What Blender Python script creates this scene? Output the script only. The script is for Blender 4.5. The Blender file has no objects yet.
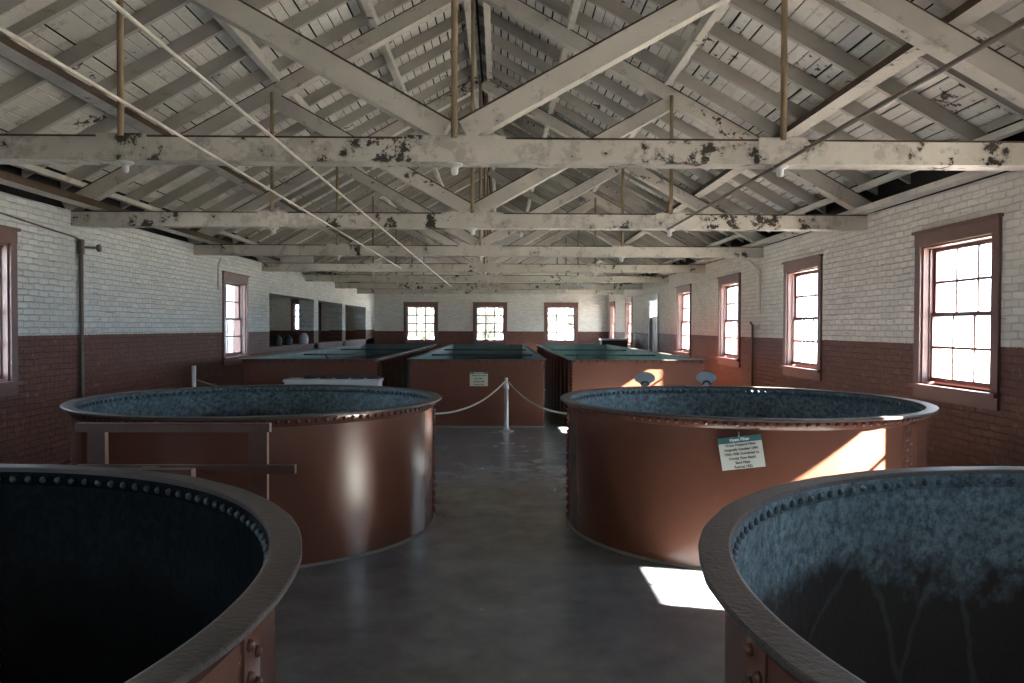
import bpy, math, random
from mathutils import Vector, Matrix
random.seed(7)
S = bpy.context.scene
COL = S.collection
PI = math.pi

# ------------------------------------------------------------------ camera
EYE = 1.8
YAW, PITCH, ROLL, FPX = .0158, .0182, .0032, 773.0
fwd = Vector((math.sin(YAW)*math.cos(PITCH), math.cos(YAW)*math.cos(PITCH), -math.sin(PITCH)))
rgt = Vector((math.cos(YAW), -math.sin(YAW), 0)); up = rgt.cross(fwd)
r2 = rgt*math.cos(ROLL)+up*math.sin(ROLL); u2 = -rgt*math.sin(ROLL)+up*math.cos(ROLL)
cd = bpy.data.cameras.new('camera'); cam = bpy.data.objects.new('camera', cd); COL.objects.link(cam)
cd.sensor_width = 36; cd.lens = FPX/1024*36; cd.clip_end = 500
cam.matrix_world = Matrix(((r2.x, u2.x, -fwd.x, 0), (r2.y, u2.y, -fwd.y, 0), (r2.z, u2.z, -fwd.z, EYE), (0, 0, 0, 1)))
S.camera = cam

# ------------------------------------------------------------------ sky, sun, exposure
w = bpy.data.worlds.new('sky'); S.world = w; w.use_nodes = True
bg = w.node_tree.nodes['Background']
bg.inputs['Color'].default_value = (.70, .83, 1.0, 1); bg.inputs['Strength'].default_value = 4.5
sl = bpy.data.lights.new('sun', 'SUN'); so = bpy.data.objects.new('sun', sl); COL.objects.link(so)
sl.energy = 75; sl.angle = math.radians(.6); sl.color = (1, .87, .76)
so.location = (20, -5, 15)
so.rotation_euler = Vector((-1, .26, -.66)).to_track_quat('-Z', 'Y').to_euler()
S.view_settings.view_transform = 'Standard'; S.view_settings.look = 'None'
S.view_settings.gamma = 1; S.view_settings.use_curve_mapping = False
S.view_settings.exposure = 2.12
S.cycles.use_denoising = True
S.cycles.max_bounces = 10; S.cycles.diffuse_bounces = 6; S.cycles.transparent_max_bounces = 12
S.cycles.sample_clamp_indirect = 6
S.cycles.caustics_reflective = False; S.cycles.caustics_refractive = False

# ------------------------------------------------------------------ the measures of the room
XL, XR = -5.76, 5.01
CX = (XL+XR)/2; HW = (XR-XL)/2
YB, YF = -6.2, 35.6
HB = 3.35           # top of the tie beams = top of the walls
SL = .555           # roof slope
BAY = 4.16; Y0 = 6.336
WT = .24            # wall thickness
OPW, OPB, OPT = 1.33, 1.15, 2.77
WR = [-3.95, .2, 4.52, 8.44, 12.73, 16.80, 20.95, 29.95, 34.30]
WL = [-3.95, .2, 8.50, 16.93]
WF = [-3.63, -.45, 2.82]
DOORY = 25.1
def zc(x): return HB + SL*(HW-abs(x-CX))    # underside of the top chords

# daylight portals: they only steer the sampling of the sky, they give no light of their own
def portal(loc, rot, sx, sz):
    l = bpy.data.lights.new('window_portal', 'AREA'); l.shape = 'RECTANGLE'; l.size = sx; l.size_y = sz
    l.cycles.is_portal = True
    o = bpy.data.objects.new('window_portal', l); COL.objects.link(o); o.location = loc; o.rotation_euler = rot
for y in WR: portal((XR+WT+.03, y, 1.96), (0, PI/2, 0), 1.62, 1.27)
for y in WL: portal((XL-WT-.03, y, 1.96), (0, -PI/2, 0), 1.62, 1.27)
for x in WF: portal((x, YF+WT+.03, 1.96), (-PI/2, 0, 0), 1.27, 1.62)

# ------------------------------------------------------------------ mesh helper
class MB:
    def __init__(s): s.v = []; s.f = []; s.m = []; s.sm = []
    def add(s, vs, fs, mi=0, smooth=False):
        b = len(s.v); s.v += [tuple(v) for v in vs]
        for f in fs: s.f.append([b+i for i in f]); s.m.append(mi); s.sm.append(smooth)
        return s
    def box(s, a, b, mi=0, mis=None):
        x0, y0, z0 = a; x1, y1, z1 = b
        vs = [(x0,y0,z0),(x1,y0,z0),(x1,y1,z0),(x0,y1,z0),(x0,y0,z1),(x1,y0,z1),(x1,y1,z1),(x0,y1,z1)]
        fs = [(3,2,1,0),(4,5,6,7),(0,1,5,4),(2,3,7,6),(1,2,6,5),(3,0,4,7)]  # bottom top -y +y +x -x
        for i, f in enumerate(fs): s.add(vs, [f], mis[i] if mis else mi)
        return s
    def obox(s, c, X, Y, Z, hx, hy, hz, mi=0, mis=None):
        c, X, Y, Z = Vector(c), Vector(X).normalized(), Vector(Y).normalized(), Vector(Z).normalized()
        vs = []
        for k in (-1, 1):
            for (i, j) in ((-1,-1),(1,-1),(1,1),(-1,1)): vs.append(c+X*hx*i+Y*hy*j+Z*hz*k)
        fs = [(3,2,1,0),(4,5,6,7),(0,1,5,4),(2,3,7,6),(1,2,6,5),(3,0,4,7)]
        for i, f in enumerate(fs): s.add(vs, [f], mis[i] if mis else mi)
        return s
    def beam(s, p, q, wy, d, strip=.016, up=None):
        """timber from p to q (centre line of its underside), thickness wy, depth d, raw wood along its upper edge"""
        p, q = Vector(p), Vector(q); L = (q-p).length; X = (q-p)/L
        Yv = Vector((0,1,0)) if up is None else up
        Z = X.cross(Yv).normalized()
        if Z.z < 0: Z = -Z
        c = (p+q)/2
        s.obox(c+Z*(d-strip)/2, X, Yv, Z, L/2, wy/2, (d-strip)/2, 0)
        s.obox(c+Z*(d-strip/2), X, Yv, Z, L/2, wy/2+.001, strip/2, 1)
        return s
    def tube(s, pts, r, n=10, mi=0, caps=True):
        pts = [Vector(p) for p in pts]; rings = []
        ref = None
        for i, p in enumerate(pts):
            t = (pts[min(i+1, len(pts)-1)]-pts[max(i-1, 0)]).normalized()
            if ref is None: ref = Vector((0,0,1)) if abs(t.z) < .9 else Vector((1,0,0))
            a = t.cross(ref).normalized(); b = t.cross(a).normalized()
            rings.append([p+(a*math.cos(2*PI*k/n)+b*math.sin(2*PI*k/n))*r for k in range(n)])
        vs = [v for R in rings for v in R]; fs = []
        for i in range(len(pts)-1):
            for k in range(n): fs.append((i*n+k, i*n+(k+1) % n, (i+1)*n+(k+1) % n, (i+1)*n+k))
        s.add(vs, fs, mi, True)
        if caps:
            s.add(rings[0], [tuple(range(n))], mi); s.add(rings[-1], [tuple(range(n))[::-1]], mi)
        return s
    def lathe(s, prof, c=(0,0,0), n=32, mi=0, smooth=True, M=None, a0=0, a1=2*PI, closed=False):
        full = abs(a1-a0-2*PI) < 1e-6; m = n if full else n+1; vs = []
        for (r, z) in prof:
            for k in range(m):
                a = a0+(a1-a0)*k/n; v = Vector((r*math.cos(a), r*math.sin(a), z))
                if M is not None: v = M @ v
                vs.append((v.x+c[0], v.y+c[1], v.z+c[2]))
        fs = []; P = len(prof)
        for i in range(P if closed else P-1):
            j = (i+1) % P
            for k in range(n):
                k2 = (k+1) % m
                fs.append((i*m+k, i*m+k2, j*m+k2, j*m+k))
        s.add(vs, fs, mi, smooth); return s
    def build(s, name, mats, parent=None, bevel=0, autosmooth=None):
        me = bpy.data.meshes.new(name); me.from_pydata(s.v, [], s.f)
        for m in (mats if isinstance(mats, (list, tuple)) else [mats]): me.materials.append(m)
        me.polygons.foreach_set('material_index', s.m); me.polygons.foreach_set('use_smooth', s.sm); me.update()
        o = bpy.data.objects.new(name, me); COL.objects.link(o)
        if parent is not None: o.parent = parent; o.matrix_parent_inverse = parent.matrix_world.inverted()
        if bevel:
            b = o.modifiers.new('bevel', 'BEVEL'); b.width = bevel; b.segments = 2; b.limit_method = 'ANGLE'
        return o
def fixn(o):
    import bmesh
    bm = bmesh.new(); bm.from_mesh(o.data); bmesh.ops.remove_doubles(bm, verts=bm.verts, dist=1e-5)
    bmesh.ops.recalc_face_normals(bm, faces=bm.faces); bm.to_mesh(o.data); bm.free(); return o
def empty(name, loc=(0,0,0)):
    o = bpy.data.objects.new(name, None); COL.objects.link(o); o.location = loc
    o.matrix_world = Matrix.Translation(Vector(loc)); return o
def tag(o, label=None, cat=None, group=None, kind=None):
    if label: o['label'] = label
    if cat: o['category'] = cat
    if group: o['group'] = group
    if kind: o['kind'] = kind
    return o
def struct(o, label, cat): return tag(o, label, cat, kind='structure')

# ------------------------------------------------------------------ materials
def nmat(name):
    m = bpy.data.materials.new(name); m.use_nodes = True; nt = m.node_tree
    return m, nt, nt.nodes, nt.links, nt.nodes['Principled BSDF']
def N(nodes, t, **kw):
    n = nodes.new(t)
    for k, v in kw.items(): setattr(n, k, v)
    return n
def ramp(nodes, p0, p1, c0=(0,0,0,1), c1=(1,1,1,1)):
    r = nodes.new('ShaderNodeValToRGB'); e = r.color_ramp.elements
    e[0].position = p0; e[1].position = p1; e[0].color = c0; e[1].color = c1; return r
def mixc(nodes, links, fac, a, b, bt='MIX'):
    m = nodes.new('ShaderNodeMix'); m.data_type = 'RGBA'; m.blend_type = bt
    for s, x in ((0, fac), (6, a), (7, b)):
        if hasattr(x, 'links'): links.new(x, m.inputs[s])
        elif s == 0: m.inputs[0].default_value = x
        else: m.inputs[s].default_value = (*x, 1) if len(x) == 3 else x
    return m.outputs[2]
def noise(nodes, links, vec, scale, detail=4, rough=.55):
    n = nodes.new('ShaderNodeTexNoise'); n.inputs['Scale'].default_value = scale
    n.inputs['Detail'].default_value = detail; n.inputs['Roughness'].default_value = rough
    if vec is not None: links.new(vec, n.inputs['Vector'])
    return n.outputs['Fac']
def mapping(nodes, links, sc=(1,1,1), coord='Object'):
    t = nodes.new('ShaderNodeTexCoord'); m = nodes.new('ShaderNodeMapping'); m.inputs['Scale'].default_value = sc
    links.new(t.outputs[coord], m.inputs['Vector']); return m.outputs['Vector']
def bump(nodes, links, h, bsdf, st=.4, dist=.01, prev=None):
    b = nodes.new('ShaderNodeBump'); b.inputs['Strength'].default_value = st; b.inputs['Distance'].default_value = dist
    links.new(h, b.inputs['Height'])
    if prev is not None: links.new(prev, b.inputs['Normal'])
    links.new(b.outputs['Normal'], bsdf.inputs['Normal']); return b.outputs['Normal']

def simple(name, c, rough=.5, metal=0, var=.15, sc=12, bst=.1):
    m, nt, n, l, b = nmat(name); v = mapping(n, l)
    f = noise(n, l, v, sc)
    c2 = tuple(x*(1-var*2) for x in c)
    l.new(mixc(n, l, f, c2, tuple(min(1, x*(1+var)) for x in c)), b.inputs['Base Color'])
    b.inputs['Roughness'].default_value = rough; b.inputs['Metallic'].default_value = metal
    if bst: bump(n, l, noise(n, l, v, sc*6), b, bst, .004)
    return m

def brick(name, axis, line, white=(.76,.76,.74), red=(.165,.070,.054)):
    m, nt, n, l, b = nmat(name)
    g = N(n, 'ShaderNodeNewGeometry'); sp = N(n, 'ShaderNodeSeparateXYZ'); l.new(g.outputs['Position'], sp.inputs[0])
    cb = N(n, 'ShaderNodeCombineXYZ'); l.new(sp.outputs['Y' if axis == 'x' else 'X'], cb.inputs[0]); l.new(sp.outputs['Z'], cb.inputs[1])
    pos = g.outputs['Position']
    # wobble so that the courses are hand laid
    nz = N(n, 'ShaderNodeTexNoise'); nz.inputs['Scale'].default_value = 5; l.new(pos, nz.inputs['Vector'])
    sub = N(n, 'ShaderNodeVectorMath', operation='MULTIPLY_ADD'); l.new(nz.outputs['Color'], sub.inputs[0])
    sub.inputs[1].default_value = (.05, .034, 0); l.new(cb.outputs[0], sub.inputs[2])
    bt = N(n, 'ShaderNodeTexBrick'); l.new(sub.outputs[0], bt.inputs['Vector'])
    bt.inputs['Scale'].default_value = 1; bt.inputs['Brick Width'].default_value = .215; bt.inputs['Row Height'].default_value = .078
    bt.inputs['Mortar Size'].default_value = .008; bt.inputs['Mortar Smooth'].default_value = .5
    bt.inputs['Color1'].default_value = (1,1,1,1); bt.inputs['Color2'].default_value = (.80,.80,.80,1); bt.inputs['Mortar'].default_value = (.74,.72,.70,1)
    big = noise(n, l, pos, .7, 5); mid = noise(n, l, pos, 9, 6, .7); fine = noise(n, l, pos, 40, 3)
    # white paint
    wc = mixc(n, l, big, tuple(x*.80 for x in white), white)
    wc = mixc(n, l, .8, wc, bt.outputs['Color'], 'MULTIPLY')
    chip = ramp(n, .66, .70); l.new(mid, chip.inputs[0])
    wc = mixc(n, l, chip.outputs[0], wc, (.30, .24, .20))
    # thin dark cracks along the courses
    mp = N(n, 'ShaderNodeMapping'); mp.inputs['Scale'].default_value = (2.2, 19, 1); l.new(sub.outputs[0], mp.inputs['Vector'])
    ck = noise(n, l, mp.outputs[0], 1.0, 6, .65); cr = ramp(n, .615, .66); l.new(ck, cr.inputs[0])
    wc = mixc(n, l, cr.outputs[0], wc, tuple(x*.45 for x in white))
    # red oxide paint, worn on the faces
    rc = mixc(n, l, big, tuple(x*.62 for x in red), tuple(x*1.15 for x in red))
    rc = mixc(n, l, .9, rc, bt.outputs['Color'], 'MULTIPLY')
    w2 = ramp(n, .60, .72); l.new(mid, w2.inputs[0])
    rc = mixc(n, l, w2.outputs[0], rc, (.27, .17, .14))
    add = N(n, 'ShaderNodeMath', operation='MULTIPLY_ADD'); l.new(fine, add.inputs[0]); add.inputs[1].default_value = .03; l.new(sp.outputs['Z'], add.inputs[2])
    gt = N(n, 'ShaderNodeMath', operation='GREATER_THAN'); l.new(add.outputs[0], gt.inputs[0]); gt.inputs[1].default_value = line+.015
    cf = N(n, 'ShaderNodeMath', operation='MULTIPLY'); l.new(cr.outputs[0], cf.inputs[0]); cf.inputs[1].default_value = .7
    rc = mixc(n, l, cf.outputs[0], rc, (.24,.15,.125))
    l.new(mixc(n, l, gt.outputs[0], rc, wc), b.inputs['Base Color'])
    rr = N(n, 'ShaderNodeMapRange'); l.new(gt.outputs[0], rr.inputs[0]); rr.inputs[3].default_value = .55; rr.inputs[4].default_value = .7; b.inputs['Specular IOR Level'].default_value = .3
    l.new(rr.outputs[0], b.inputs['Roughness'])
    inv = N(n, 'ShaderNodeMath', operation='SUBTRACT'); inv.inputs[0].default_value = 1; l.new(bt.outputs['Fac'], inv.inputs[1])
    nb = bump(n, l, inv.outputs[0], b, 1.0, .016); bump(n, l, mid, b, .8, .022, nb)
    return m

def timber(name, c=(.62,.60,.555), peel=.63, dark=(.045,.035,.028), coord='Object', rough=.6):
    m, nt, n, l, b = nmat(name); v = mapping(n, l, (1,1,1), coord)
    a = noise(n, l, v, 1.6, 4); p = noise(n, l, v, 5.0, 9, .72); q = noise(n, l, v, 30, 4)
    mask = noise(n, l, v, .9, 2)
    base = mixc(n, l, a, tuple(x*.62 for x in c), tuple(min(1, x*1.15) for x in c))
    # grey bare patches and dark holes in the paint
    r1 = ramp(n, peel-.07, peel-.01); l.new(p, r1.inputs[0])
    s = N(n, 'ShaderNodeMath', operation='MULTIPLY_ADD'); l.new(mask, s.inputs[0]); s.inputs[1].default_value = .42; l.new(p, s.inputs[2])
    r2_ = ramp(n, peel+.235, peel+.25); l.new(s.outputs[0], r2_.inputs[0])
    mm = N(n, 'ShaderNodeMath', operation='MULTIPLY'); l.new(r1.outputs[0], mm.inputs[0]); mm.inputs[1].default_value = .6
    base = mixc(n, l, mm.outputs[0], base, tuple(x*.5 for x in c))
    base = mixc(n, l, r2_.outputs[0], base, dark)
    l.new(base, b.inputs['Base Color']); b.inputs['Roughness'].default_value = rough
    nb = bump(n, l, p, b, .5, .012); bump(n, l, q, b, .25, .004, nb)
    return m

def tank_in(name, tone=1.0):
    m, nt, n, l, b = nmat(name); v = mapping(n, l)
    a = noise(n, l, v, 1.1, 6, .6); p = noise(n, l, v, 5, 8, .75); q = noise(n, l, v, 26, 6, .75)
    sp = N(n, 'ShaderNodeSeparateXYZ'); l.new(v, sp.inputs[0])
    base = mixc(n, l, p, (.030*tone,.060*tone,.080*tone), (.27*tone,.38*tone,.43*tone))
    r = ramp(n, .40, .60); l.new(q, r.inputs[0])
    base = mixc(n, l, r.outputs[0], tuple(x*tone for x in (.05,.075,.09)), base)
    # brown scale, heavier below the old water line
    h = N(n, 'ShaderNodeMapRange'); l.new(sp.outputs['Z'], h.inputs[0]); h.inputs[1].default_value = .35; h.inputs[2].default_value = 1.05
    h.inputs[3].default_value = .30; h.inputs[4].default_value = -.22
    s = N(n, 'ShaderNodeMath', operation='ADD'); l.new(a, s.inputs[0]); l.new(h.outputs[0], s.inputs[1])
    r3 = ramp(n, .50, .60); l.new(s.outputs[0], r3.inputs[0])
    base = mixc(n, l, r3.outputs[0], base, (.022*tone,.017*tone,.015*tone))
    # pale scratches and runs
    wv = N(n, 'ShaderNodeTexVoronoi', feature='DISTANCE_TO_EDGE'); wv.inputs['Scale'].default_value = 1.7
    nd = N(n, 'ShaderNodeTexNoise'); nd.inputs['Scale'].default_value = 3.5; nd.inputs['Detail'].default_value = 6; l.new(v, nd.inputs['Vector'])
    vd = N(n, 'ShaderNodeVectorMath', operation='MULTIPLY_ADD'); l.new(nd.outputs['Color'], vd.inputs[0]); vd.inputs[1].default_value = (.12,.12,.12); l.new(v, vd.inputs[2]); l.new(vd.outputs[0], wv.inputs['Vector'])
    r4 = ramp(n, .012, .030, (1,1,1,1), (0,0,0,1)); l.new(wv.outputs['Distance'], r4.inputs[0])
    mk = N(n, 'ShaderNodeMath', operation='MULTIPLY'); l.new(r4.outputs[0], mk.inputs[0]); l.new(p, mk.inputs[1])
    mk2 = N(n, 'ShaderNodeMath', operation='MULTIPLY'); l.new(mk.outputs[0], mk2.inputs[0]); mk2.inputs[1].default_value = .18
    base = mixc(n, l, mk2.outputs[0], base, (.20*tone,.27*tone,.29*tone))
    l.new(base, b.inputs['Base Color']); b.inputs['Roughness'].default_value = .6; b.inputs['Specular IOR Level'].default_value = .22
    nb = bump(n, l, p, b, .6, .02); bump(n, l, q, b, .6, .008, nb)
    return m

def tank_out(name, c=(.140,.056,.037)):
    m, nt, n, l, b = nmat(name); v = mapping(n, l)
    a = noise(n, l, v, 1.3, 5); q = noise(n, l, v, 70, 3); p = noise(n, l, v, 14, 6, .7)
    base = mixc(n, l, a, tuple(x*.80 for x in c), tuple(x*1.15 for x in c))
    r = ramp(n, .70, .73); l.new(p, r.inputs[0]); base = mixc(n, l, r.outputs[0], base, (.09,.045,.035))
    l.new(base, b.inputs['Base Color'])
    rr = N(n, 'ShaderNodeMapRange'); l.new(p, rr.inputs[0]); rr.inputs[3].default_value = .17; rr.inputs[4].default_value = .32; l.new(rr.outputs[0], b.inputs['Roughness'])
    nb = bump(n, l, q, b, .10, .002); bump(n, l, p, b, .08, .006, nb)
    return m

def floor_mat():
    m, nt, n, l, b = nmat('polished_concrete'); v = mapping(n, l)
    a = noise(n, l, v, .8, 6, .6); p = noise(n, l, v, 3.2, 8, .65); q = noise(n, l, v, 60, 3)
    base = mixc(n, l, a, (.105,.122,.135), (.26,.285,.305))
    base = mixc(n, l, .8, base, mixc(n, l, p, (.25,.25,.26), (1.1,1.1,1.1)), 'MULTIPLY')
    l.new(base, b.inputs['Base Color'])
    rr = N(n, 'ShaderNodeMapRange'); l.new(p, rr.inputs[0]); rr.inputs[3].default_value = .12; rr.inputs[4].default_value = .34; l.new(rr.outputs[0], b.inputs['Roughness'])
    bump(n, l, q, b, .06, .002); return m

def glass_mat():
    m, nt, n, l, b = nmat('window_glass'); n.remove(b)
    o = n['Material Output']; t = N(n, 'ShaderNodeBsdfTransparent'); g = N(n, 'ShaderNodeBsdfGlossy'); g.inputs['Roughness'].default_value = .03
    t.inputs['Color'].default_value = (.93,.96,.96,1)
    lw = N(n, 'ShaderNodeLayerWeight'); lw.inputs['Blend'].default_value = .5; mx = N(n, 'ShaderNodeMixShader')
    pw = N(n, 'ShaderNodeMath', operation='POWER'); l.new(lw.outputs['Facing'], pw.inputs[0]); pw.inputs[1].default_value = 5
    fr = N(n, 'ShaderNodeMath', operation='MULTIPLY_ADD'); l.new(pw.outputs[0], fr.inputs[0]); fr.inputs[1].default_value = .8; fr.inputs[2].default_value = .02
    l.new(fr.outputs[0], mx.inputs[0]); l.new(t.outputs[0], mx.inputs[1]); l.new(g.outputs[0], mx.inputs[2]); l.new(mx.outputs[0], o.inputs['Surface'])
    return m

M_BR = brick('painted_brick_right', 'x', 1.62, white=(.79,.755,.72)); M_BL = brick('painted_brick_left', 'x', 1.68, white=(.73,.78,.80)); M_BF = brick('painted_brick_end', 'y', 1.62)  # whites carry the light in their tint: warm bounce right, cool daylight left
M_T = timber('peeling_white_timber'); M_TT = timber('flaking_tie_beam', peel=.565); M_TF = timber('worn_tie_beam', peel=.60); M_RAW = simple('raw_brown_wood', (.085,.055,.035), .7, var=.3, sc=8)
M_RAF = timber('whitewashed_rafter', (.50,.48,.44), peel=.68); M_SH = timber('whitewashed_boards', (.74,.72,.68), peel=.62)
M_DARK = simple('dark_roof_felt', (.012,.012,.014), .9, bst=0); M_FLOOR = floor_mat(); M_GLASS = glass_mat()
M_TRIM = simple('maroon_trim_paint', (.15,.075,.068), .42, var=.12, sc=6); M_GREYP = simple('grey_door_paint', (.36,.38,.40), .45)
M_IN = tank_in('oxidised_blue_lining'); M_OUT = tank_out('red_oxide_tank_paint'); M_RIM = simple('worn_rim_paint', (.075,.060,.057), .5, var=.35, sc=9, bst=1)
M_BLACK = tank_in('near_black_lining', .05); M_BLACK.node_tree.nodes['Principled BSDF'].inputs['Specular IOR Level'].default_value = .08; M_TEAL = simple('teal_tank_lining', (.13,.22,.215), .5, var=.3, sc=3, bst=.3)  # near-left tank: same lining pattern toned down to near black
M_RIVIN = simple('lining_rivet', (.07,.10,.115), .5)
M_ROD = simple('ochre_rusted_rod', (.30,.23,.14), .55, .1); M_PIPEC = simple('cream_conduit', (.62,.60,.53), .4); M_PIPED = simple('dark_iron_pipe', (.13,.11,.09), .5, .2)
M_WHITE = simple('white_enamel', (.62,.64,.66), .3, var=.05); M_STEEL = simple('silver_painted_iron', (.42,.44,.46), .38, .5, var=.08)
M_ROPE = simple('grey_rope', (.33,.29,.25), .8, sc=60); M_BROWNW = simple('brown_stained_wood', (.10,.045,.035), .45, var=.2, sc=7); M_LITEDGE = simple('end_grain_and_lit_edge', (.30,.19,.14), .7)
M_SIGNW = simple('sign_card', (.52,.54,.50), .5, var=.03, bst=0); M_SIGNC = simple('cream_sign_card', (.50,.50,.38), .5, var=.05, bst=0); M_SIGNG = simple('sign_green_band', (.03,.13,.14), .5, var=.03, bst=0)
M_INK = simple('black_ink', (.03,.03,.03), .6, bst=0); M_INKW = simple('white_ink', (.75,.78,.75), .6, bst=0)
M_GROUND = simple('pale_ground', (.50,.46,.40), .9, var=.2, sc=.3, bst=0); M_GREYD = simple('dark_casting', (.05,.055,.06), .5, .3); M_PLATE = simple('blue_grey_plate', (.28,.36,.42), .45, .2)
M_CONC = simple('grey_grout', (.20,.20,.19), .8); M_EXBR = brick('outside_brick', 'y', -5, white=(.42,.20,.16)); M_LEAF = simple('pale_foliage', (.11,.125,.115), .9, var=.3, sc=2)
M_SLATE = simple('slate_grey_boards', (.022,.024,.028), .8, bst=0); M_BARK = simple('tree_bark', (.10,.08,.06), .9)

# ------------------------------------------------------------------ setting: ground, floor, walls
g = MB().box((-80,-60,-.5), (80,120,-.25)).build('floor', M_GROUND); g.name = 'trim_ground'
struct(g, 'pale open ground outside the building', 'ground')
fl = MB().box((-11,YB-.3,-.2), (XR+WT,YF+WT,0)).build('floor', M_FLOOR); struct(fl, 'polished grey concrete floor of the filter room', 'floor')

def wall_x(name, X0, X1, mat, openings, label, y0=YB-WT, y1=YF+WT, top=HB):
    """wall in the plane X=const from boxes round its openings (ya, yb, za, zb)"""
    mb = MB(); ys = y0
    for (a, b, c, d) in sorted(openings):
        mb.box((X0, ys, -.2), (X1, a, top))
        if c > 0: mb.box((X0, a, -.2), (X1, b, c))
        mb.box((X0, a, d), (X1, b, top)); ys = b
    mb.box((X0, ys, -.2), (X1, y1, top))
    return struct(mb.build(name, mat), label, 'wall')
h = OPW/2
wall_x('wall_right', XR, XR+WT, M_BR, [(y-h, y+h, OPB, OPT) for y in WR]+[(DOORY-.62, DOORY+.62, 0, 2.72)], 'painted brick wall on the right, white above and maroon below')
wall_x('wall_left', XL-WT, XL, M_BL, [(y-h, y+h, OPB, OPT) for y in WL], 'painted brick wall on the left, white above and maroon below', y1=19.42)
def wall_y(name, Y, y2, mat, ops, label, x0, x1, top=HB):
    mb = MB(); xs = x0
    for (a, b, c, d) in sorted(ops):
        mb.box((xs, Y, -.2), (a, y2, top)); mb.box((a, Y, -.2), (b, y2, c)); mb.box((a, Y, d), (b, y2, top)); xs = b
    mb.box((xs, Y, -.2), (x1, y2, top))
    return struct(mb.build(name, mat), label, 'wall')
wf = wall_y('wall_far', YF, YF+WT, M_BF, [(x-h, x+h, OPB, OPT) for x in WF], 'far end wall with three bright windows above a maroon dado', XL-.47, XR)
wall_y('wall_behind', YB-WT, YB, M_BF, [], 'end wall behind the camera', XL, XR)
def gable(name, y0, y1):
    mb = MB(); zz = zc(CX)+.5; e = .0
    vs = [(XL-e,y0,HB),(XR+e,y0,HB),(XR+e,y0,zc(XR)+.5),(CX,y0,zz),(XL-e,y0,zc(XL)+.5)]
    vs += [(x,y1,z) for x,_,z in vs]
    mb.add(vs, [(0,1,2,3,4),(9,8,7,6,5)]+[(i,(i+1)%5,(i+1)%5+5,i+5) for i in range(5)])
    return struct(mb.build(name, M_BF), 'brick gable above the end wall', 'wall')
gable('wall_gable_far', YF, YF+WT); gable('wall_gable_behind', YB-WT, YB)

# the annexe on the far left, seen between brick piers
PIERS = [(24.05, 24.65), (28.35, 28.95), (33.35, YF)]
mb = MB()
for a, b in PIERS: mb.box((XL-.47, a, -.2), (XL, b, 2.64))
mb.box((XL-.47, 19.42, 2.64), (XL, YF, HB)); mb.box((XL-.47, 19.42, -.2), (XL, YF, 1.28))
struct(mb.build('wall_piers', M_BL), 'brick piers and low wall between the hall and the side annexe', 'wall')
wall_y('wall_annexe_near', 19.42-WT, 19.42, M_EXBR, [], 'brick outer wall of the side annexe', -11.1, XL-WT)
mb = MB().box((-11.1, 19.42, -.2), (-10.8, YF, HB)); struct(mb.build('wall_annexe_side', M_BL), 'side wall of the annexe', 'wall')
wall_y('wall_annexe_far', YF, YF+WT, M_BF, [(-9.45, -8.3, 1.62, 2.88)], 'far wall of the annexe with one window', -10.8, XL-.47)
struct(MB().box((-11.1, 19.12, HB+.001), (XL-.1, YF+WT, HB+.12)).build('ceiling_annexe', M_SH), 'flat boarded ceiling of the annexe', 'ceiling')

# ------------------------------------------------------------------ windows and door
def window(idx, c, ang, width=OPW, zb=OPB, zt=OPT, label='', t=.015):
    """local frame: x along the wall, y towards the outside, z up; origin on the wall's inner face"""
    root = empty('window_%d' % idx, (0,0,0)); hw = width/2; cs = .12
    fr = MB()                                             # casing, head with cap moulding, jamb lining
    fr.box((-hw-cs,-.03,zb-.02), (-hw,0,zt)); fr.box((hw,-.03,zb-.02), (hw+cs,0,zt))
    fr.box((-hw-cs,-.034,zt), (hw+cs,0,zt+.15)); fr.box((-hw-cs-.025,-.06,zt+.15), (hw+cs+.025,0,zt+.185))
    fr.box((-hw,0,zb), (-hw+.025,WT,zt)); fr.box((hw-.025,0,zb), (hw,WT,zt)); fr.box((-hw+.025,0,zt-.025), (hw-.025,WT,zt)); fr.box((-hw+.025,.16,zb), (hw-.025,WT,zb+.03))
    for s_ in (-1, 1): fr.box((min(s_*(hw-.045), s_*(hw-.025)), .070, zb+.03), (max(s_*(hw-.045), s_*(hw-.025)), .085, zt-.025))
    o1 = fr.build('window_frame', M_TRIM, root)
    si = MB().box((-hw-cs-.02,-.075,zb-.045), (hw+cs+.02,.16,zb)).box((-hw-cs,-.028,zb-.17), (hw+cs,0,zb-.045))
    o2 = si.build('window_sill', M_TRIM, root)
    zm = (zb+zt)/2
    def sash(z0, z1, y0, y1):
        m = MB(); a = hw-.027; st = .045
        m.box((-a,y0,z0), (-a+st,y1,z1)); m.box((a-st,y0,z0), (a,y1,z1)); m.box((-a+st,y0,z0), (a-st,y1,z0+.05)); m.box((-a+st,y0,z1-.045), (a-st,y1,z1))
        for k in (1, 2):
            x = -a+st+(2*a-2*st)*k/3; m.box((x-t,y0+.006,z0+.05), (x+t,y1-.006,z1-.045))
        z = (z0+z1)/2
        for k in range(3):
            xa = -a+st+(2*a-2*st)*k/3+(t if k else 0); xb = -a+st+(2*a-2*st)*(k+1)/3-(t if k < 2 else 0)
            m.box((xa,y0+.006,z-t), (xb,y1-.006,z+t))
        return m.build('sash', M_TRIM, root)
    s1 = sash(zm-.02, zt-.026, .125, .155); s2 = sash(zb+.031, zm+.025, .090, .120)
    a = hw-.03
    gl = MB().box((-a,.138,zm), (a,.142,zt-.04)).box((-a,.103,zb+.05), (a,.107,zm))
    o3 = gl.build('window_pane', M_GLASS, root)
    root.location = c; root.rotation_euler = (0,0,ang)
    return struct(root, label, 'window')
wi = 1
lab = {2: 'bright window on the right wall, nearest and largest in view'}
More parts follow.
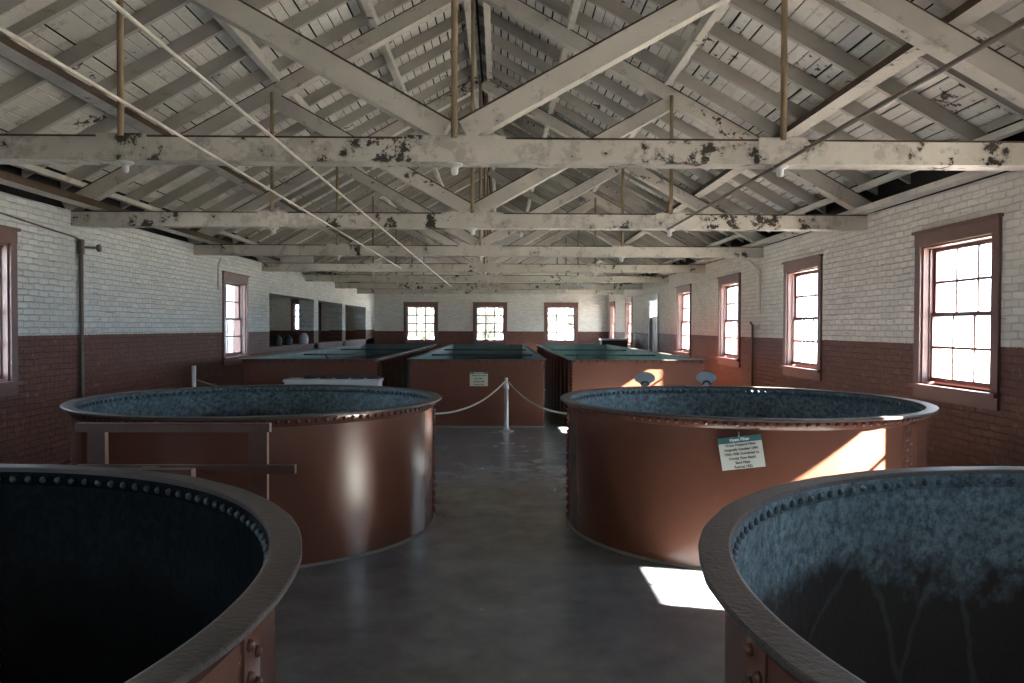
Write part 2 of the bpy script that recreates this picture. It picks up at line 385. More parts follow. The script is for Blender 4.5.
ordr = ['behind the camera, farthest back', 'behind the camera', 'just out of view', 'nearest in view', 'second from the camera', 'third from the camera', 'fourth from the camera, just before the grey door', 'first beyond the grey door', 'last one, in the far corner']
for y, t in zip(WR, ordr): window(wi, (XR, y, 0), -PI/2, label='maroon framed sash window on the right wall, '+t); wi += 1
for y, t in zip(WL, ['farthest behind the camera', 'behind the camera', 'cut by the left edge of the photo', 'small in the distance before the annexe']):
    window(wi, (XL, y, 0), PI/2, label='maroon framed sash window on the left wall, '+t); wi += 1
for x, t in zip(WF, ['left', 'middle', 'right']): window(wi, (x, YF, 0), 0, label='%s one of three maroon framed windows on the far wall' % t, t=.024); wi += 1
d2 = empty('trim_annexe_panel'); MB().box((-7.5,19.10,-.2), (-6.52,19.12,2.9)).build('door_leaf', M_WHITE, d2); MB().box((-7.02,19.085,.1), (-6.98,19.10,2.8)).box((-6.74,19.085,.1), (-6.71,19.10,2.8)).build('panel_batten', M_GREYP, d2)  # white panel added to whiten the view in the small left window
struct(d2, 'white boarded panel added on the annexe wall, seen through the small left window', 'door')
window(wi, (-8.875, YF, 0), 0, 1.15, 1.62, 2.88, 'narrow bright window in the annexe, seen past the first pier')
# door
d = empty('door_1', (0,0,0)); a = .62
fr = MB().box((-a-.12,-.03,0), (-a,0,2.72)).box((a,-.03,0), (a+.12,0,2.72)).box((-a-.12,-.03,2.72), (a+.12,0,2.87))
fr.box((-a,0,0), (-a+.04,WT,2.72)).box((a-.04,0,0), (a,WT,2.72)).box((-a+.04,0,2.68), (a-.04,WT,2.72)).box((-a+.04,.02,2.10), (a-.04,.12,2.17))
fr.build('door_frame', M_GREYP, d)
lf = MB().box((-a+.04,.06,.01), (a-.04,.10,2.10))
for z0, z1 in ((.15,.85), (1.0,1.45), (1.55,2.0)):
    for x0, x1 in ((-.50,-.05), (.05,.50)): lf.box((x0,.045,z0), (x1,.06,z1))
lf.build('door_leaf', M_GREYP, d)
MB().box((-a+.04,.07,2.17), (a-.04,.075,2.68)).build('transom_pane', M_GLASS, d)
MB().lathe([(0,0),(.02,0),(.012,.02),(.028,.05),(.02,.07),(0,.075)], M=Matrix.Rotation(PI/2, 4, 'X'), c=(.5,.045,1.0), n=14).build('door_handle', M_GREYD, d)
d.location = (XR, DOORY, 0); d.rotation_euler = (0,0,-PI/2)
struct(d, 'tall grey panelled door with a bright transom light in the right wall', 'door')

# ------------------------------------------------------------------ roof: boards, rafters, purlins (all nailed together)
OV = .75
def slope_pt(side, s, up_):   # s = horizontal distance from the ridge
    return (CX+side*s, zc(CX)-SL*s+up_)
mb = MB(); bw = .142; cosr = 1/math.sqrt(1+SL*SL)
for side in (-1, 1):
    s = .02; k = 0
    while s < HW+.02:
        wv = bw*cosr*random.uniform(.93, 1.05); gap = random.choice([.009,.012,.016,.024])
        e = min(s+wv, HW+.06); zj = random.uniform(0, .006)
        y = YB
        while y < YF:                                     # boards end on a rafter now and then
            y2 = min(y+random.choice([4,5,6,7])*BAY/5*1.0, YF)
            (xa, za), (xb, zb) = slope_pt(side, s, .51+zj), slope_pt(side, e-gap, .51+zj)
            vs = [(xa,y,za),(xb,y,zb),(xb,y2-.004,zb),(xa,y2-.004,za)]; vs += [(p[0],p[1],p[2]+.011) for p in vs]
            mb.add(vs, [(0,1,2,3),(7,6,5,4),(0,4,5,1),(1,5,6,2),(2,6,7,3),(3,7,4,0)])
            y = y2
        s = e
ceiling = mb.build('ceiling', M_SH); struct(ceiling, 'whitewashed board ceiling of the pitched roof on close rafters', 'ceiling')
mb = MB()
for side in (-1, 1):
    (xa, za), (xb, zb) = slope_pt(side, -.0, .545), slope_pt(side, HW+OV, .545)
    vs = [(xa,YB-.6,za),(xb,YB-.6,zb),(xb,YF+.6,zb),(xa,YF+.6,za)]; vs += [(p[0],p[1],p[2]+.06) for p in vs]
    mb.add(vs, [(0,1,2,3),(7,6,5,4),(0,4,5,1),(1,5,6,2),(2,6,7,3),(3,7,4,0)])
mb.build('roof_covering', M_DARK, ceiling)
for side in (-1, 1):                                      # near-black boards added to make the open eaves behind the rafter feet dark
    x = XR+.20 if side > 0 else XL-.20
    MB().box((x-.02,YB,HB+.002), (x+.02,YF,zc(XR)+.45)).build('eaves_dark_board', M_DARK, ceiling)
raf = None; ri = 0
def rafter_bm(side, w_):
    mb = MB()
    (xa, za), (xb, zb) = slope_pt(side, .03, .51), slope_pt(side, HW+.12, .51)
    dv = .175
    vs = [(xa,-w_,za),(xb,-w_,zb),(xb,w_,zb),(xa,w_,za)]; lo = [(p[0],p[1],p[2]-dv) for p in vs]
    mb.add(vs+lo, [(3,2,1,0),(4,5,6,7),(0,1,5,4),(1,2,6,5),(2,3,7,6),(3,0,4,7)]); return mb
for side in (-1, 1):
    proto = None
    for k in range(-5, 35):
        y = Y0+k*BAY/5
        if y > YF-.1: break
        if proto is None:
            proto = rafter_bm(side, .028).build('rafter', M_RAF, ceiling); o = proto
        else:
            o = proto.copy(); COL.objects.link(o); o.parent = ceiling
        o.location = (0, y+random.uniform(-.03,.03), random.uniform(-.006,.0)); o.rotation_euler = (0,0,random.uniform(-.003,.003))
for off in (1.32, 2.64):
    for side in (-1, 1):
        x = CX+side*off; z = zc(x)+.22
        MB().box((x-.045,YB,z), (x+.045,YF,z+.13)).build('purlin', M_T, ceiling)
for x, wd in ((CX-.11,.045), (CX+.17,.045)):
    MB().box((x-wd,2,zc(CX)+.10), (x+wd,YF,zc(CX)+.34)).build('ridge_board', M_T, ceiling)
for side in (-1, 1):                                      # strip at the rafter feet
    x = CX+side*(HW-.13); z = zc(x)+.24
    MB().box((x-.04,YB,z), (x+.04,YF,z+.07)).build('eaves_strip', M_T, ceiling)

# ------------------------------------------------------------------ trusses
ordn = ['nearest the camera', 'second from the camera', 'third from the camera', 'fourth from the camera', 'fifth from the camera', 'sixth from the camera', 'farthest, right before the end wall']
Q = HW/2
def truss(k):
    y = Y0+k*BAY; root = empty('roof_truss', (CX, y, HB))
    bd, bw_ = .20, .22
    Y1 = Vector((0,1,0))
    tb = MB(); xs = [XL-.12, CX-Q-.22, CX-Q+.22, CX-.42, CX+.42, CX+Q-.2, CX+Q+.2, XR+.12]
    tb.box((XL-.12,y,HB-bd), (XR+.12,y+bw_,HB-.016)); tb.box((XL-.12,y-.001,HB-.016), (XR+.12,y+bw_+.001,HB), 1)
    for cxx, hwid in ((CX,.42), (CX-Q,.20), (CX+Q,.20)):   # thicker blocks where the rods pass
        tb.box((cxx-hwid,y-.012,HB-bd+.03), (cxx+hwid,y,HB+.012)); tb.box((cxx-hwid,y,HB), (cxx+hwid,y+bw_,HB+.012))
    tb.box((XL,y-.010,HB-bd-.004), (XR,y+.02,HB-bd+.030))   # lower lath
    tb.build('tie_beam', [M_TT if k < 2 else M_TF, M_RAW], root, bevel=.006)
    ap = zc(CX)
    for s_ in (-1, 1):
        c = MB().beam((CX+s_*(HW+.05), y+.10, HB-.03), (CX, y+.10, ap), .18, .20); c.build('top_chord', [M_T, M_RAW], root, bevel=.006)
        qz = zc(CX+s_*Q)
        c = MB().beam((CX+s_*.12, y+.10, HB-.02), (CX+s_*(Q+.10), y+.10, qz-.02), .17, .19); c.build('strut', [M_T, M_RAW], root, bevel=.006)
    for x, zt, r in ((CX, ap+.1, .026), (CX-Q, zc(CX-Q)+.1, .026), (CX+Q, zc(CX+Q)+.1, .026)):
        MB().tube([(x,y-.03 if x == CX else y-.01,HB-.01), (x,y-.03 if x == CX else y-.01,zt)], r).build('tie_rod', M_ROD, root)
        wsh = MB().lathe([(0.001,.0),(.062,0),(.07,-.012),(.056,-.026),(.034,-.03),(.03,-.05),(.028,-.085),(.016,-.095),(0.001,-.097)], c=(x,y+.06,HB-bd), n=16)
        wsh.build('cast_washer', M_WHITE, root)
    return tag(root, 'peeling white timber king post truss, '+ordn[k], 'roof truss', 'roof trusses')
trusses = [truss(k) for k in range(7)]
# white boarded heel panel on the left of the fourth truss
y = Y0+3*BAY
vs = [(XL,y-.03,HB),(XL+1.25,y-.03,HB),(XL+1.25,y-.03,HB+.36),(XL+.5,y-.03,HB+.36),(XL,y-.03,HB+.08)]
mb = MB(); n5 = len(vs); vs2 = vs+[(a_, b_+.025, c_) for a_, b_, c_ in vs]
mb.add(vs2, [tuple(range(5)), tuple(range(9,4,-1))]+[(i,(i+1)%5,(i+1)%5+5,i+5) for i in range(5)])
mb.build('heel_panel', M_SH, trusses[3])

# planks laid flat along the building on the tie beams: raw edges, painted underside
def plank(x0, x1, z0, t, lab_, side=1):
    o = MB().box((x0,YB,z0), (x1,YF,z0+t), mis=[0,1,1,1,side,side]).build('roof_plank', [M_T, M_RAW])
    return tag(o, lab_, 'plank')
for xa, xb in ((CX-4.265, CX-4.055), (CX+4.055, CX+4.265)):    # lowest purlins: flat planks on the top chords, raw on their edges
    z = zc(CX+4.055)+.225
    MB().box((xa,YB,z), (xb,YF,z+.075), mis=[0,1,1,1,1,1]).build('purlin', [M_T, M_RAW], ceiling)
plank(XL+.26, XL+.46, HB+.013, .09, 'long plank on the tie beam ends close to the left wall')
plank(XR-.19, XR-.02, HB+.013, .07, 'long plank on the tie beam ends close to the right wall', 0)

def pipe(name, pts, r, mat, label, cat='pipe'):
    return tag(MB().tube(pts, r, 12).build(name, mat), label, cat)
ZP = HB-.20-.018
pipe('conduit', [(-2.24,YB,ZP), (-2.24,17.6,ZP)], .0105, M_PIPEC, 'thin cream conduit under the tie beams, farther left of two')
pipe('conduit', [(-1.60,YB,ZP), (-1.60,25.6,ZP)], .0105, M_PIPEC, 'thin cream conduit under the tie beams, nearer the centre of two')
pipe('conduit', [(2.27,YB,ZP), (2.27,10.47,ZP)], .014, M_PIPED, 'dark thin pipe running under the tie beams on the right')

# ------------------------------------------------------------------ wall pipes
t = empty('wall_pipe', (XL+.05, 10.65, 0))
MB().tube([(XL+.05,10.65,0), (XL+.05,10.65,2.96)], .028).build('riser', M_PIPED, t)
MB().tube([(XL+.05,10.65,2.96), (XL+.05,10.55,2.99), (XL+.05,8.0,3.15)], .010).build('feed_line', M_PIPED, t)
vb = MB().tube([(XL+.05,10.65,2.88), (XL+.20,10.80,2.88)], .018).lathe([(0,-.02),(.05,-.015),(.055,0),(.05,.015),(0,.02)], c=(XL+.21,10.81,2.88), M=Matrix.Rotation(PI/2,4,'Y'), n=16)
vb.tube([(XL+.05,10.65,2.78), (XL+.05,10.65,2.98)], .042); vb.build('valve', M_PIPED, t)
tag(t, 'brown iron riser pipe with a small valve on the left brick wall', 'pipe')
x = XR-.035
pipe('wall_pipe', [(x-.25,15.45,3.36), (x-.2,15.43,3.25), (x-.05,15.1,3.10), (x,14.75,2.90), (x,14.7,1.95), (x,14.75,1.78)], .022, M_PIPEC, 'cream pipe bending down the right wall beside the second window')
pipe('wall_pipe', [(x,15.15,0), (x,15.15,1.86), (x-.05,15.15,1.92)], .02, M_PIPED, 'dark pipe rising from the floor on the right wall')
pipe('wall_pipe', [(XL+.03,16.0,3.2), (XL+.03,15.85,3.05), (XL+.03,15.83,2.55)], .018, M_PIPEC, 'short pale pipe by the small window on the left wall')

# ------------------------------------------------------------------ rivets
def rivet_mesh(name, r, hgt, gap, m_out, m_in):
    """two heads along local +x / -x: outside head at 0, inside head at -gap"""
    mb = MB(); prof = [(r, 0), (r*.95, hgt*.35), (r*.7, hgt*.75), (r*.3, hgt), (0.0001, hgt)]
    R1 = Matrix.Rotation(PI/2, 4, 'Y'); R2 = Matrix.Rotation(-PI/2, 4, 'Y')
    back = [(a_, -gap-z_) for a_, z_ in prof[::-1]]
    mb.lathe(back+[(r*.55, -gap), (r*.55, 0)]+prof, n=8, M=R1, mi=0)
    nb_ = len(back)-1
    for i_ in range(nb_*8): mb.m[i_] = 1
    me = bpy.data.meshes.new(name); me.from_pydata(mb.v, [], mb.f); me.materials.append(m_out); me.materials.append(m_in)
    me.polygons.foreach_set('material_index', mb.m); me.polygons.foreach_set('use_smooth', mb.sm); return me
def place_rivets(spots, me, root, most=100):
    """spots = (x, y, z, angle); nearest in-frame ones become parts, the rest one part"""
    def key(s_):
        dx = Vector((s_[0], s_[1], s_[2]-EYE)); z = dx.dot(fwd)
        if z < .2: return 1e9
        px = 512+FPX*dx.dot(r2)/z; py = 341.5-FPX*dx.dot(u2)/z
        return dx.length+(0 if -5 < px < 1029 and -5 < py < 688 else 1000)
    spots = sorted(spots, key=key)
    for s_ in spots[:most]:
        o = bpy.data.objects.new('rivet', me); COL.objects.link(o); o.parent = root; o.matrix_parent_inverse = root.matrix_world.inverted()
        o.location = s_[:3]; o.rotation_euler = (0,0,s_[3])
    rest = spots[most:]
    if rest:
        mb = MB()
        for s_ in rest:
            M = Matrix.Translation(s_[:3]) @ Matrix.Rotation(s_[3], 4, 'Z'); b = len(mb.v)
            mb.v += [tuple(M @ v.co) for v in me.vertices]
            for p in me.polygons: mb.f.append([b+i for i in p.vertices]); mb.m.append(p.material_index); mb.sm.append(True)
        o = mb.build('rivet', list(me.materials), root); o['kind'] = 'stuff'

# ------------------------------------------------------------------ round filter tanks
def round_tank(cx, cy, R, Rb, H, seams, label, name='round_tank', inner=None):
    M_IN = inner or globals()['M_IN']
    root = empty(name, (cx, cy, 0)); n = 160; th = .012
    out = MB().lathe([(Rb, .0), (Rb, H-.012)], c=(cx,cy,0), n=n); out.build('tank_wall', M_OUT, root)
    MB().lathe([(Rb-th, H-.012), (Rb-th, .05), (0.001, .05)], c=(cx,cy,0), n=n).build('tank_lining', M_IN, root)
    band = MB().lathe([(Rb+.0005, H-.085), (Rb+.010, H-.080), (Rb+.010, H-.013)], c=(cx,cy,0), n=n); band.build('rim_band', M_OUT, root)
    # flange with a slightly hammered edge
    rim = MB(); vs = []; prof = [(Rb-th-.004, H-.016), (Rb-th-.004, H), (Rb-th+.004, H+.003), (R-.004, H+.003), (R, H), (R-.001, H-.013), (R-.006, H-.016)]
    ph = [random.uniform(0, 6.28) for _ in range(4)]
    P = len(prof)
    for (r, z) in prof:
        for k in range(n*2):
            a_ = 2*PI*k/(n*2); e_ = .0007*(math.sin(23*a_+ph[0])+math.sin(41*a_+ph[1])+.8*math.sin(67*a_+ph[2])) if r > R-.02 else 0
            dz = .0006*math.sin(31*a_+ph[3]) if r > R-.02 else 0
            vs.append((cx+(r+e_)*math.cos(a_), cy+(r+e_)*math.sin(a_), z+dz))
    m = n*2; rim.add(vs, [(i*m+k, i*m+(k+1)%m, ((i+1)%P)*m+(k+1)%m, ((i+1)%P)*m+k) for i in range(P) for k in range(m)], 0, False)
    ro = rim.build('rim_flange', M_RIM, root)
    MB().lathe([(Rb-.001,.018),(Rb+.012,.012),(Rb+.022,.0)], c=(cx,cy,0), n=n).build('grout_ring', M_CONC, root)
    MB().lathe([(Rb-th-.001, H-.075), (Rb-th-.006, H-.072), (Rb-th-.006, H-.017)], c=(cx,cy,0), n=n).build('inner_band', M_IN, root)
    spots = []; nr = int(round(2*PI*Rb/.0725))
    for k in range(nr):
        a_ = 2*PI*k/nr; spots.append((cx+(Rb+.010)*math.cos(a_), cy+(Rb+.010)*math.sin(a_), H-.048, a_))
    for sa in seams:
        sa = math.radians(sa); hwid = .062/Rb
        st = MB().lathe([(Rb-.001,.02),(Rb+.006,.02),(Rb+.006,H-.086),(Rb-.001,H-.086)], c=(cx,cy,0), n=4, a0=sa-hwid, a1=sa+hwid)
        for e_ in (-1, 1):
            a_ = sa+e_*hwid; c_, s__ = math.cos(a_), math.sin(a_)
            st.add([(cx+(Rb-.001)*c_,cy+(Rb-.001)*s__,.02),(cx+(Rb+.006)*c_,cy+(Rb+.006)*s__,.02),(cx+(Rb+.006)*c_,cy+(Rb+.006)*s__,H-.086),(cx+(Rb-.001)*c_,cy+(Rb-.001)*s__,H-.086)], [(0,1,2,3)])
        st.build('seam_strap', M_OUT, root)
        for j in range(26):
            a_ = sa+(.030/Rb)*(1 if j % 2 else -1)
            spots.append((cx+(Rb+.006)*math.cos(a_), cy+(Rb+.006)*math.sin(a_), H-.115-j*.0385, a_))
    place_rivets(spots, rivet_mesh('rivet', .0185 if cy > 4 else .0155, .018 if cy > 4 else .015, .028, M_OUT, M_RIVIN), root)
    return tag(root, label, 'tank')
Hm, Hn = 1.145, 1.165
t_ml = round_tank(-2.173, 7.167, 1.632, 1.551, Hm, [3.5, 123.4, 236], 'round riveted red oxide tank, middle distance on the left, white table behind')
t_mr = round_tank(2.196, 7.10, 1.632, 1.551, Hm, [176, -53, 62], 'round riveted red oxide tank with a hanging card, on the right behind the nearest')
t_nl = round_tank(-2.274, 1.81, 1.757, 1.68, Hn, [1.2, 90, 205], 'nearest round riveted tank at lower left with a near black inside', inner=M_BLACK)
t_nr = round_tank(2.274, 1.765, 1.757, 1.68, Hn, [180.5, 12, -60], 'nearest round riveted tank at lower right with a blue scaled lining')
# two fan shaped plates clamped on the far rim of the right tank
for px_, ang in ((1.62, 0), (2.335, 0)):
    yy = 7.10+math.sqrt(1.60**2-(px_-2.196)**2); pr = empty('x'); bpy.data.objects.remove(pr)
    out = [(-.03,0),(-.055,.03)]
    out += [(.115*math.cos(a_)*1.0, .085+.075*math.sin(a_)) for a_ in [math.radians(200-j*22) for j in range(11)]]
    out += [(.055,.03),(.03,0)]
    mb = MB(); nn = len(out); vs = [(px_+x_, yy-.008, Hm+.004+z_) for x_, z_ in out]+[(px_+x_, yy+.008, Hm+.004+z_) for x_, z_ in out]
    mb.add(vs, [tuple(range(nn)), tuple(range(2*nn-1, nn-1, -1))]+[(i,(i+1)%nn,(i+1)%nn+nn,i+nn) for i in range(nn)])
    o = mb.build('fan_plate', M_PLATE, t_mr); o['label'] = 'blue grey fan shaped plate on the rim'
    arc = [(px_+.042*math.cos(math.radians(a_)), yy-.016, Hm+.015+.042*math.sin(math.radians(a_))) for a_ in range(0, 181, 20)]
    MB().tube(arc, .011).build('clamp_bow', M_GREYD, t_mr)

# ------------------------------------------------------------------ rectangular filter tanks
def rect_tank(x0, x1, y0, y1, H, label):
    root = empty('rectangular_tank', ((x0+x1)/2, y0, 0)); th = .012; f = .065
    MB().box((x0,y0,0), (x1,y0+th,H-.01)).box((x0,y1-th,0), (x1,y1,H-.01)).box((x0,y0+th,0), (x0+th,y1-th,H-.01)).box((x1-th,y0+th,0), (x1,y1-th,H-.01)).build('tank_wall', M_OUT, root)
    i = th+.002; e = .004
    MB().box((x0+i,y0+i,.03), (x0+i+e,y1-i,H-.012)).box((x1-i-e,y0+i,.03), (x1-i,y1-i,H-.012)).box((x0+i+e,y0+i,.03), (x1-i-e,y0+i+e,H-.012)).box((x0+i+e,y1-i-e,.03), (x1-i-e,y1-i,H-.012)).box((x0+i+e,y0+i+e,.03), (x1-i-e,y1-i-e,.04)).build('tank_lining', M_TEAL, root)
    o = i+e
    MB().box((x0-f,y0-f,H-.01), (x1+f,y0+o,H+.004)).box((x0-f,y1-o,H-.01), (x1+f,y1+f,H+.004)).box((x0-f,y0+o,H-.01), (x0+o,y1-o,H+.004)).box((x1-o,y0+o,H-.01), (x1+f,y1-o,H+.004)).build('rim_flange', M_RIM, root)
    MB().box((x0-.008,y0-.008,H-.075), (x1+.008,y0,H-.01)).box((x1,y0,H-.075), (x1+.008,y1,H-.01)).box((x0-.008,y0,H-.075), (x0,y1,H-.01)).build('rim_band', M_OUT, root)
    MB().box((x0-.03,y0-.03,0), (x1+.03,y0,.025)).build('grout_kerb', M_CONC, root)
    nb = 2
    for k in range(1, nb+1):                              # tie bars across the tank with a leaning brace
        y = y0+(y1-y0)*k/(nb+1)
        MB().box((x0+o,y-.02,H-.09), (x1-o,y+.02,H-.05)).build('tie_bar', M_GREYD, root)
        if k == 1: MB().tube([(x0+.5,y+.02,H-.06), (x0+.9,y+1.1,.25)], .018).build('brace_rod', M_GREYD, root)
    y = y0+.5
    while y < y1:
        for x, s_ in ((x0,-1), (x1,1)):
            MB().box((min(x,x+s_*.035),y-.012,.02), (max(x,x+s_*.035),y+.012,H-.08)).build('stiffener', M_OUT, root)
        y += 1.0
    me = rivet_mesh('rivet', .024, .026, .03, M_OUT, M_RIVIN); sp_ = []
    nx = int((x1-x0)/.14)
    for k in range(nx+1): sp_.append((x0+.03+(x1-x0-.06)*k/nx, y0-.008, H-.042, -PI/2))
    nz = int(H/.062)
    for x, a_ in ((x0, PI), (x1, 0)):
        for k in range(nz): sp_.append((x, y0+.028, .05+k*.062, a_))
    place_rivets(sp_, me, root)
    return tag(root, label, 'tank')
RT0, RT1, RH = 13.9, 26.5, 1.224
rect_tank(-4.59, -2.22, RT0, RT1, RH, 'left one of three long rectangular tanks, by the annexe piers')
t_rc = rect_tank(-1.61, .785, RT0, RT1, RH, 'middle one of three long rectangular tanks, with a small cream card')
rect_tank(1.31, 3.67, RT0, RT1, RH, 'right one of three long rectangular tanks, sunlit front near the right wall')

# ------------------------------------------------------------------ cards with writing
def text_mesh(txt, size, mat, parent, loc, rot, depth=.0004):
    c = bpy.data.curves.new('lettering', 'FONT'); c.body = txt; c.size = size; c.align_x = 'CENTER'; c.align_y = 'CENTER'; c.extrude = depth
    c.resolution_u = 3; c.offset = size*.03
    tmp = bpy.data.objects.new('lettering', c); COL.objects.link(tmp)
    dg = bpy.context.evaluated_depsgraph_get(); me = bpy.data.meshes.new_from_object(tmp.evaluated_get(dg)); bpy.data.objects.remove(tmp)
    me.materials.clear(); me.materials.append(mat)
    o = bpy.data.objects.new('lettering', me); COL.objects.link(o); o.parent = parent; o.location = loc; o.rotation_euler = (PI/2,0,0); return o
# hanging card on the right round tank; local x right, z up, facing -y
def card(name, w_, h_, band, mat, lines, title, tsz, lsz, label):
    root = empty(name); MB().box((-w_/2,-.002,-h_/2), (w_/2,.002,h_/2)).build('card', mat, root)
    gb = MB().box((-w_/2,-.0035,h_/2-band), (w_/2,-.002,h_/2)).build('green_band', M_SIGNG, root)
    tt = text_mesh(title, tsz, M_INKW, gb, (0,-.0042,h_/2-band/2), 0)
    y_ = h_/2-band; st = (h_-band)/len(lines)
    for i, tx in enumerate(lines): text_mesh(tx, lsz, M_INK, root, (0,-.0028,y_-st*(i+.55)), 0)
    return tag(root, label, 'sign')
c1 = card('hanging_card', .305, .235, .042, M_SIGNW, ['10-ton Pressure Filter', 'Originally Installed 1896', '1906-1908 Converted to', 'Gravity Flow Rapid', 'Sand Filter', 'Retired 1952'], 'Hyatt Filter', .030, .0245,
          'white card with green heading hanging on the right round tank')
a_ = math.radians(-90-16.0); Rr = 1.551+.028
c1.location = (2.196+Rr*math.cos(a_), 7.10+Rr*math.sin(a_), .895); c1.rotation_euler = (math.radians(0), math.radians(-9), a_+PI/2)
hk = MB().tube([(0,-.003,.112), (0,-.006,.128), (.006,-.006,.137), (0,-.001,.146), (0,.012,.150)], .0022, 8); hk.build('wire_hook', M_STEEL, c1)
c2 = card('mounted_card', .325, .255, .032, M_SIGNC, ['Gravity Flow Rapid', 'Sand Filter', 'Installed 1908', 'Retired 1952'], 'Rapid Sand Filter', .024, .034, 'small cream card with a green top on the middle rectangular tank')
c2.location = (-.375, RT0-.006, .87)

# ------------------------------------------------------------------ rope barrier
def stanchion(x, y, H, label):
    root = empty('rope_post', (x, y, 0))
    MB().lathe([(0.001,.0),(.135,0),(.135,.012),(.10,.022),(.062,.035),(.052,.07),(.045,.08),(.038,.09),(0.001,.09)], c=(x,y,0), n=28).build('base_flange', M_STEEL, root)
    MB().lathe([(.042,.08),(.040,.12),(.034,H-.20),(.046,H-.195),(.048,H-.17),(.046,H-.12),(.036,H-.11),(.034,H-.08),(.026,H-.07)], c=(x,y,0), n=24).build('post', M_STEEL, root)
    MB().lathe([(.026,H-.07),(.020,H-.05),(.026,H-.035),(.028,H-.015),(.018,H),(0.001,H+.002)], c=(x,y,0), n=20).build('finial', M_STEEL, root)
    return tag(root, label, 'post')
stanchion(.115, 13.35, .93, 'silver iron rope post standing in front of the middle rectangular tank')
p = empty('rope_post', (-4.72, 12.0, 0))
MB().tube([(-4.72,12.0,.01), (-4.72,12.0,1.19)], .032, 16).build('post', M_WHITE, p); MB().lathe([(0.001,0),(.11,0),(.11,.012),(.05,.03)], c=(-4.72,12.0,0), n=20).build('base_flange', M_WHITE, p)
MB().lathe([(.034,.80),(.042,.80),(.042,.85),(.034,.85)], c=(-4.72,12.0,0), n=16, closed=True).build('collar', M_PIPED, p)
tag(p, 'plain white pipe post behind the left round tank', 'post')
def rope(a, b, sag, label):
    a, b = Vector(a), Vector(b); pts = []
    for i in range(25):
        t_ = i/24; q = a.lerp(b, t_); q.z -= 4*sag*t_*(1-t_); pts.append(q)
    return tag(MB().tube(pts, .012, 10).build('rope', M_ROPE), label, 'rope')
rope((.085,13.35,.86), (-.82,8.05,.90), .16, 'sagging grey rope from the silver post to the left round tank')
rope((.145,13.35,.86), (.90,8.05,.90), .16, 'sagging grey rope from the silver post to the right round tank')
rope((-4.69,12.0,.98), (-3.2,12.6,.72), .10, 'short rope at the white pipe post')

# ------------------------------------------------------------------ white table with castings behind the left round tank
t = empty('white_table', (-2.75, 13.2, 0)); x0, x1 = -3.62, -2.02
MB().box((x0,12.95,.875), (x1,13.50,.915)).box((x0+.02,12.97,.80), (x1-.02,13.48,.875)).build('table_top', M_WHITE, t, bevel=.005)
for x in (x0+.06, x1-.14):
    for y in (13.0, 13.42): MB().box((x,y,0), (x+.08,y+.05,.80)).build('leg', M_WHITE, t)
MB().box((x1-.055,12.98,.62), (x1-.02,13.46,.80)).build('end_panel', M_WHITE, t)
tag(t, 'long white table behind the left round tank with dark discs on it', 'table')
for i in range(5):
    x = x0+.38+i*.27
    o = MB().lathe([(0.001,0),(.12,0),(.125,.015),(.11,.035),(.05,.05),(.045,.062),(0.001,.065)], c=(0,0,0), n=24).build('disc_casting', M_GREYD)
    o.location = (x,13.28,.916)
    tag(o, 'dark round casting on the white table, %s from its left end' % ['first','second','third','fourth','fifth'][i], 'casting', 'castings on the white table')

# ------------------------------------------------------------------ wooden barrier between the two left tanks
t = empty('wooden_barrier', (-2.0, 4.9, 0)); y = 4.80
mis = [0,1,0,0,2,0]
MB().box((-2.62,y,1.145), (-1.425,y+.045,1.200), mis=[0,0,0,0,2,2]).build('top_rail', [M_BROWNW, M_LITEDGE, M_LITEDGE], t)
for x0, x1 in ((-2.57,-2.46), (-1.57,-1.455)): MB().box((x0,y+.046,0), (x1,y+.09,1.145), mis=[0,0,0,0,2,0]).build('upright', [M_BROWNW, M_LITEDGE, M_LITEDGE], t)  # right faces coloured pale for the light catching the uprights' edges
MB().box((-2.62,y-.0,.885), (-1.27,y+.045,.940), mis=[0,0,0,0,2,0]).build('lower_rail', [M_BROWNW, M_LITEDGE, M_LITEDGE], t)
MB().box((-2.75,y-.12,.875), (-1.86,y-.05,.935), mis=[0,0,0,0,2,0]).build('lower_rail', [M_BROWNW, M_LITEDGE, M_LITEDGE], t)
MB().box((-2.2,y-.05,.885), (-2.1,y,.935)).build('spacer', [M_BROWNW], t)
tag(t, 'brown wooden rail frame standing between the two left tanks', 'barrier')

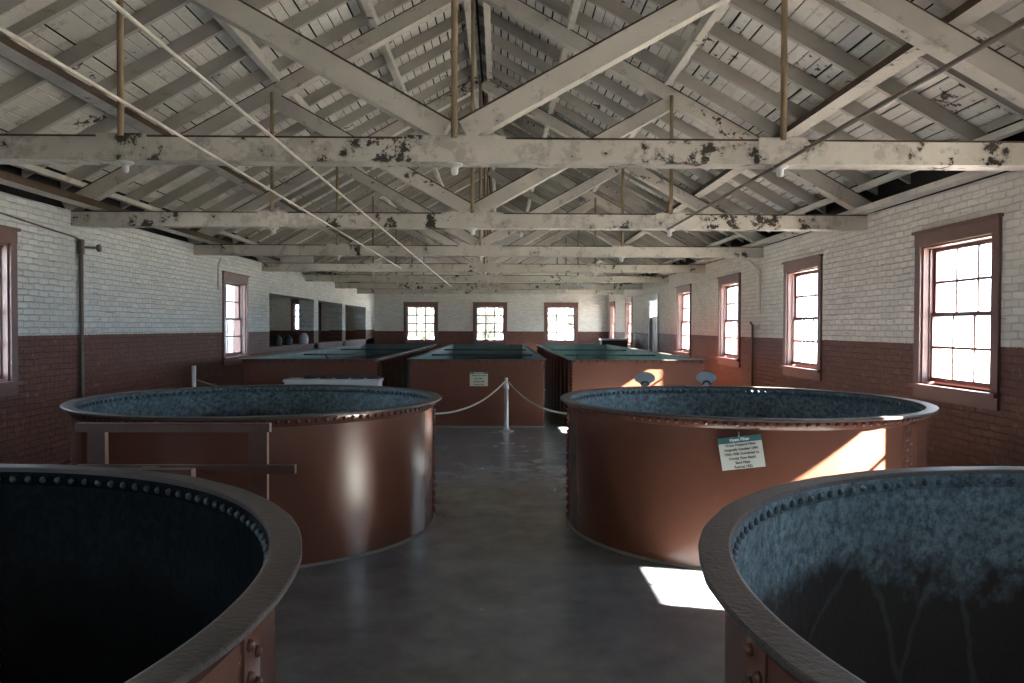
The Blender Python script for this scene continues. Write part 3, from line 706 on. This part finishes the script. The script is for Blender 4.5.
# ------------------------------------------------------------------ small things far off
t = empty('low_cabinet', (4.2, 29.0, 0))
MB().box((3.8,28.7,0), (4.75,29.3,1.33)).build('body', M_GREYD, t); MB().box((3.76,28.66,1.33), (4.79,29.34,1.39)).build('top', M_WHITE, t)
tag(t, 'dark cabinet with a white top in the far right corner', 'cabinet')
for (y_, s_, m_, lb) in ((20.9,1,M_GREYD,'nearer'), (21.9,1.1,M_GREYD,'farther')):
    o = MB().lathe([(0.001,0),(.13*s_,0),(.13*s_,.03),(.10*s_,.06),(.12*s_,.14),(.10*s_,.22),(.05*s_,.27),(.03*s_,.30),(0.001,.31)], n=20).build('pump_casting', m_); o.location = (XL-.22, y_, 1.281)
    tag(o, 'dark round casting on the low annexe wall, %s of two' % lb, 'casting')
o = MB().lathe([(0.001,0),(.11,0),(.13,.05),(.13,.24),(.08,.29),(.085,.32),(0.001,.33)], n=20).build('pot', M_WHITE); o.location = (XL-.12, 23.3, 1.281)
tag(o, 'pale pot on the low annexe wall beside the first pier', 'pot')

# ------------------------------------------------------------------ trees outside the far windows
def tree(x, y, h_, label):
    root = empty('tree', (x, y, -.25)); MB().tube([(x,y,-.25), (x+.1,y,h_*.3), (x,y,h_*.5)], .16, 8).build('trunk', M_BARK, root)
    mb = MB(); nu, nv = 40, 24; ph_ = [random.uniform(0, 6) for _ in range(6)]; vs = []
    for j in range(nv+1):
        for i_ in range(nu):
            a1_, b1_ = 2*PI*i_/nu, PI*j/nv
            k_ = 1+.10*math.sin(5*a1_+ph_[0])*math.sin(4*b1_+ph_[1])+.07*math.sin(11*a1_+ph_[2]+3*b1_)+.06*math.sin(9*b1_+ph_[3]+2*a1_)+random.uniform(-.05,.05)*math.sin(b1_)
            vs.append((x+h_*.38*k_*math.sin(b1_)*math.cos(a1_), y+h_*.38*k_*math.sin(b1_)*math.sin(a1_), h_*.58+h_*.42*k_*math.cos(b1_)))
    mb.add(vs, [(j*nu+i_, j*nu+(i_+1)%nu, (j+1)*nu+(i_+1)%nu, (j+1)*nu+i_) for j in range(nv) for i_ in range(nu)], 0, False)
    mb.build('foliage', M_LEAF, root); return tag(root, label, 'tree')
for x_, y_, h_, lb in ((-11,72,7,'leftmost of a row'),(-6.4,66,6,'second of a row from the left'),(-1.2,70,7,'middle of a row'),(3.4,64,5.6,'second of a row from the right'),(8.4,70,7,'rightmost of a row')):
    tree(x_, y_, h_, 'round crowned tree outside the far windows, '+lb)
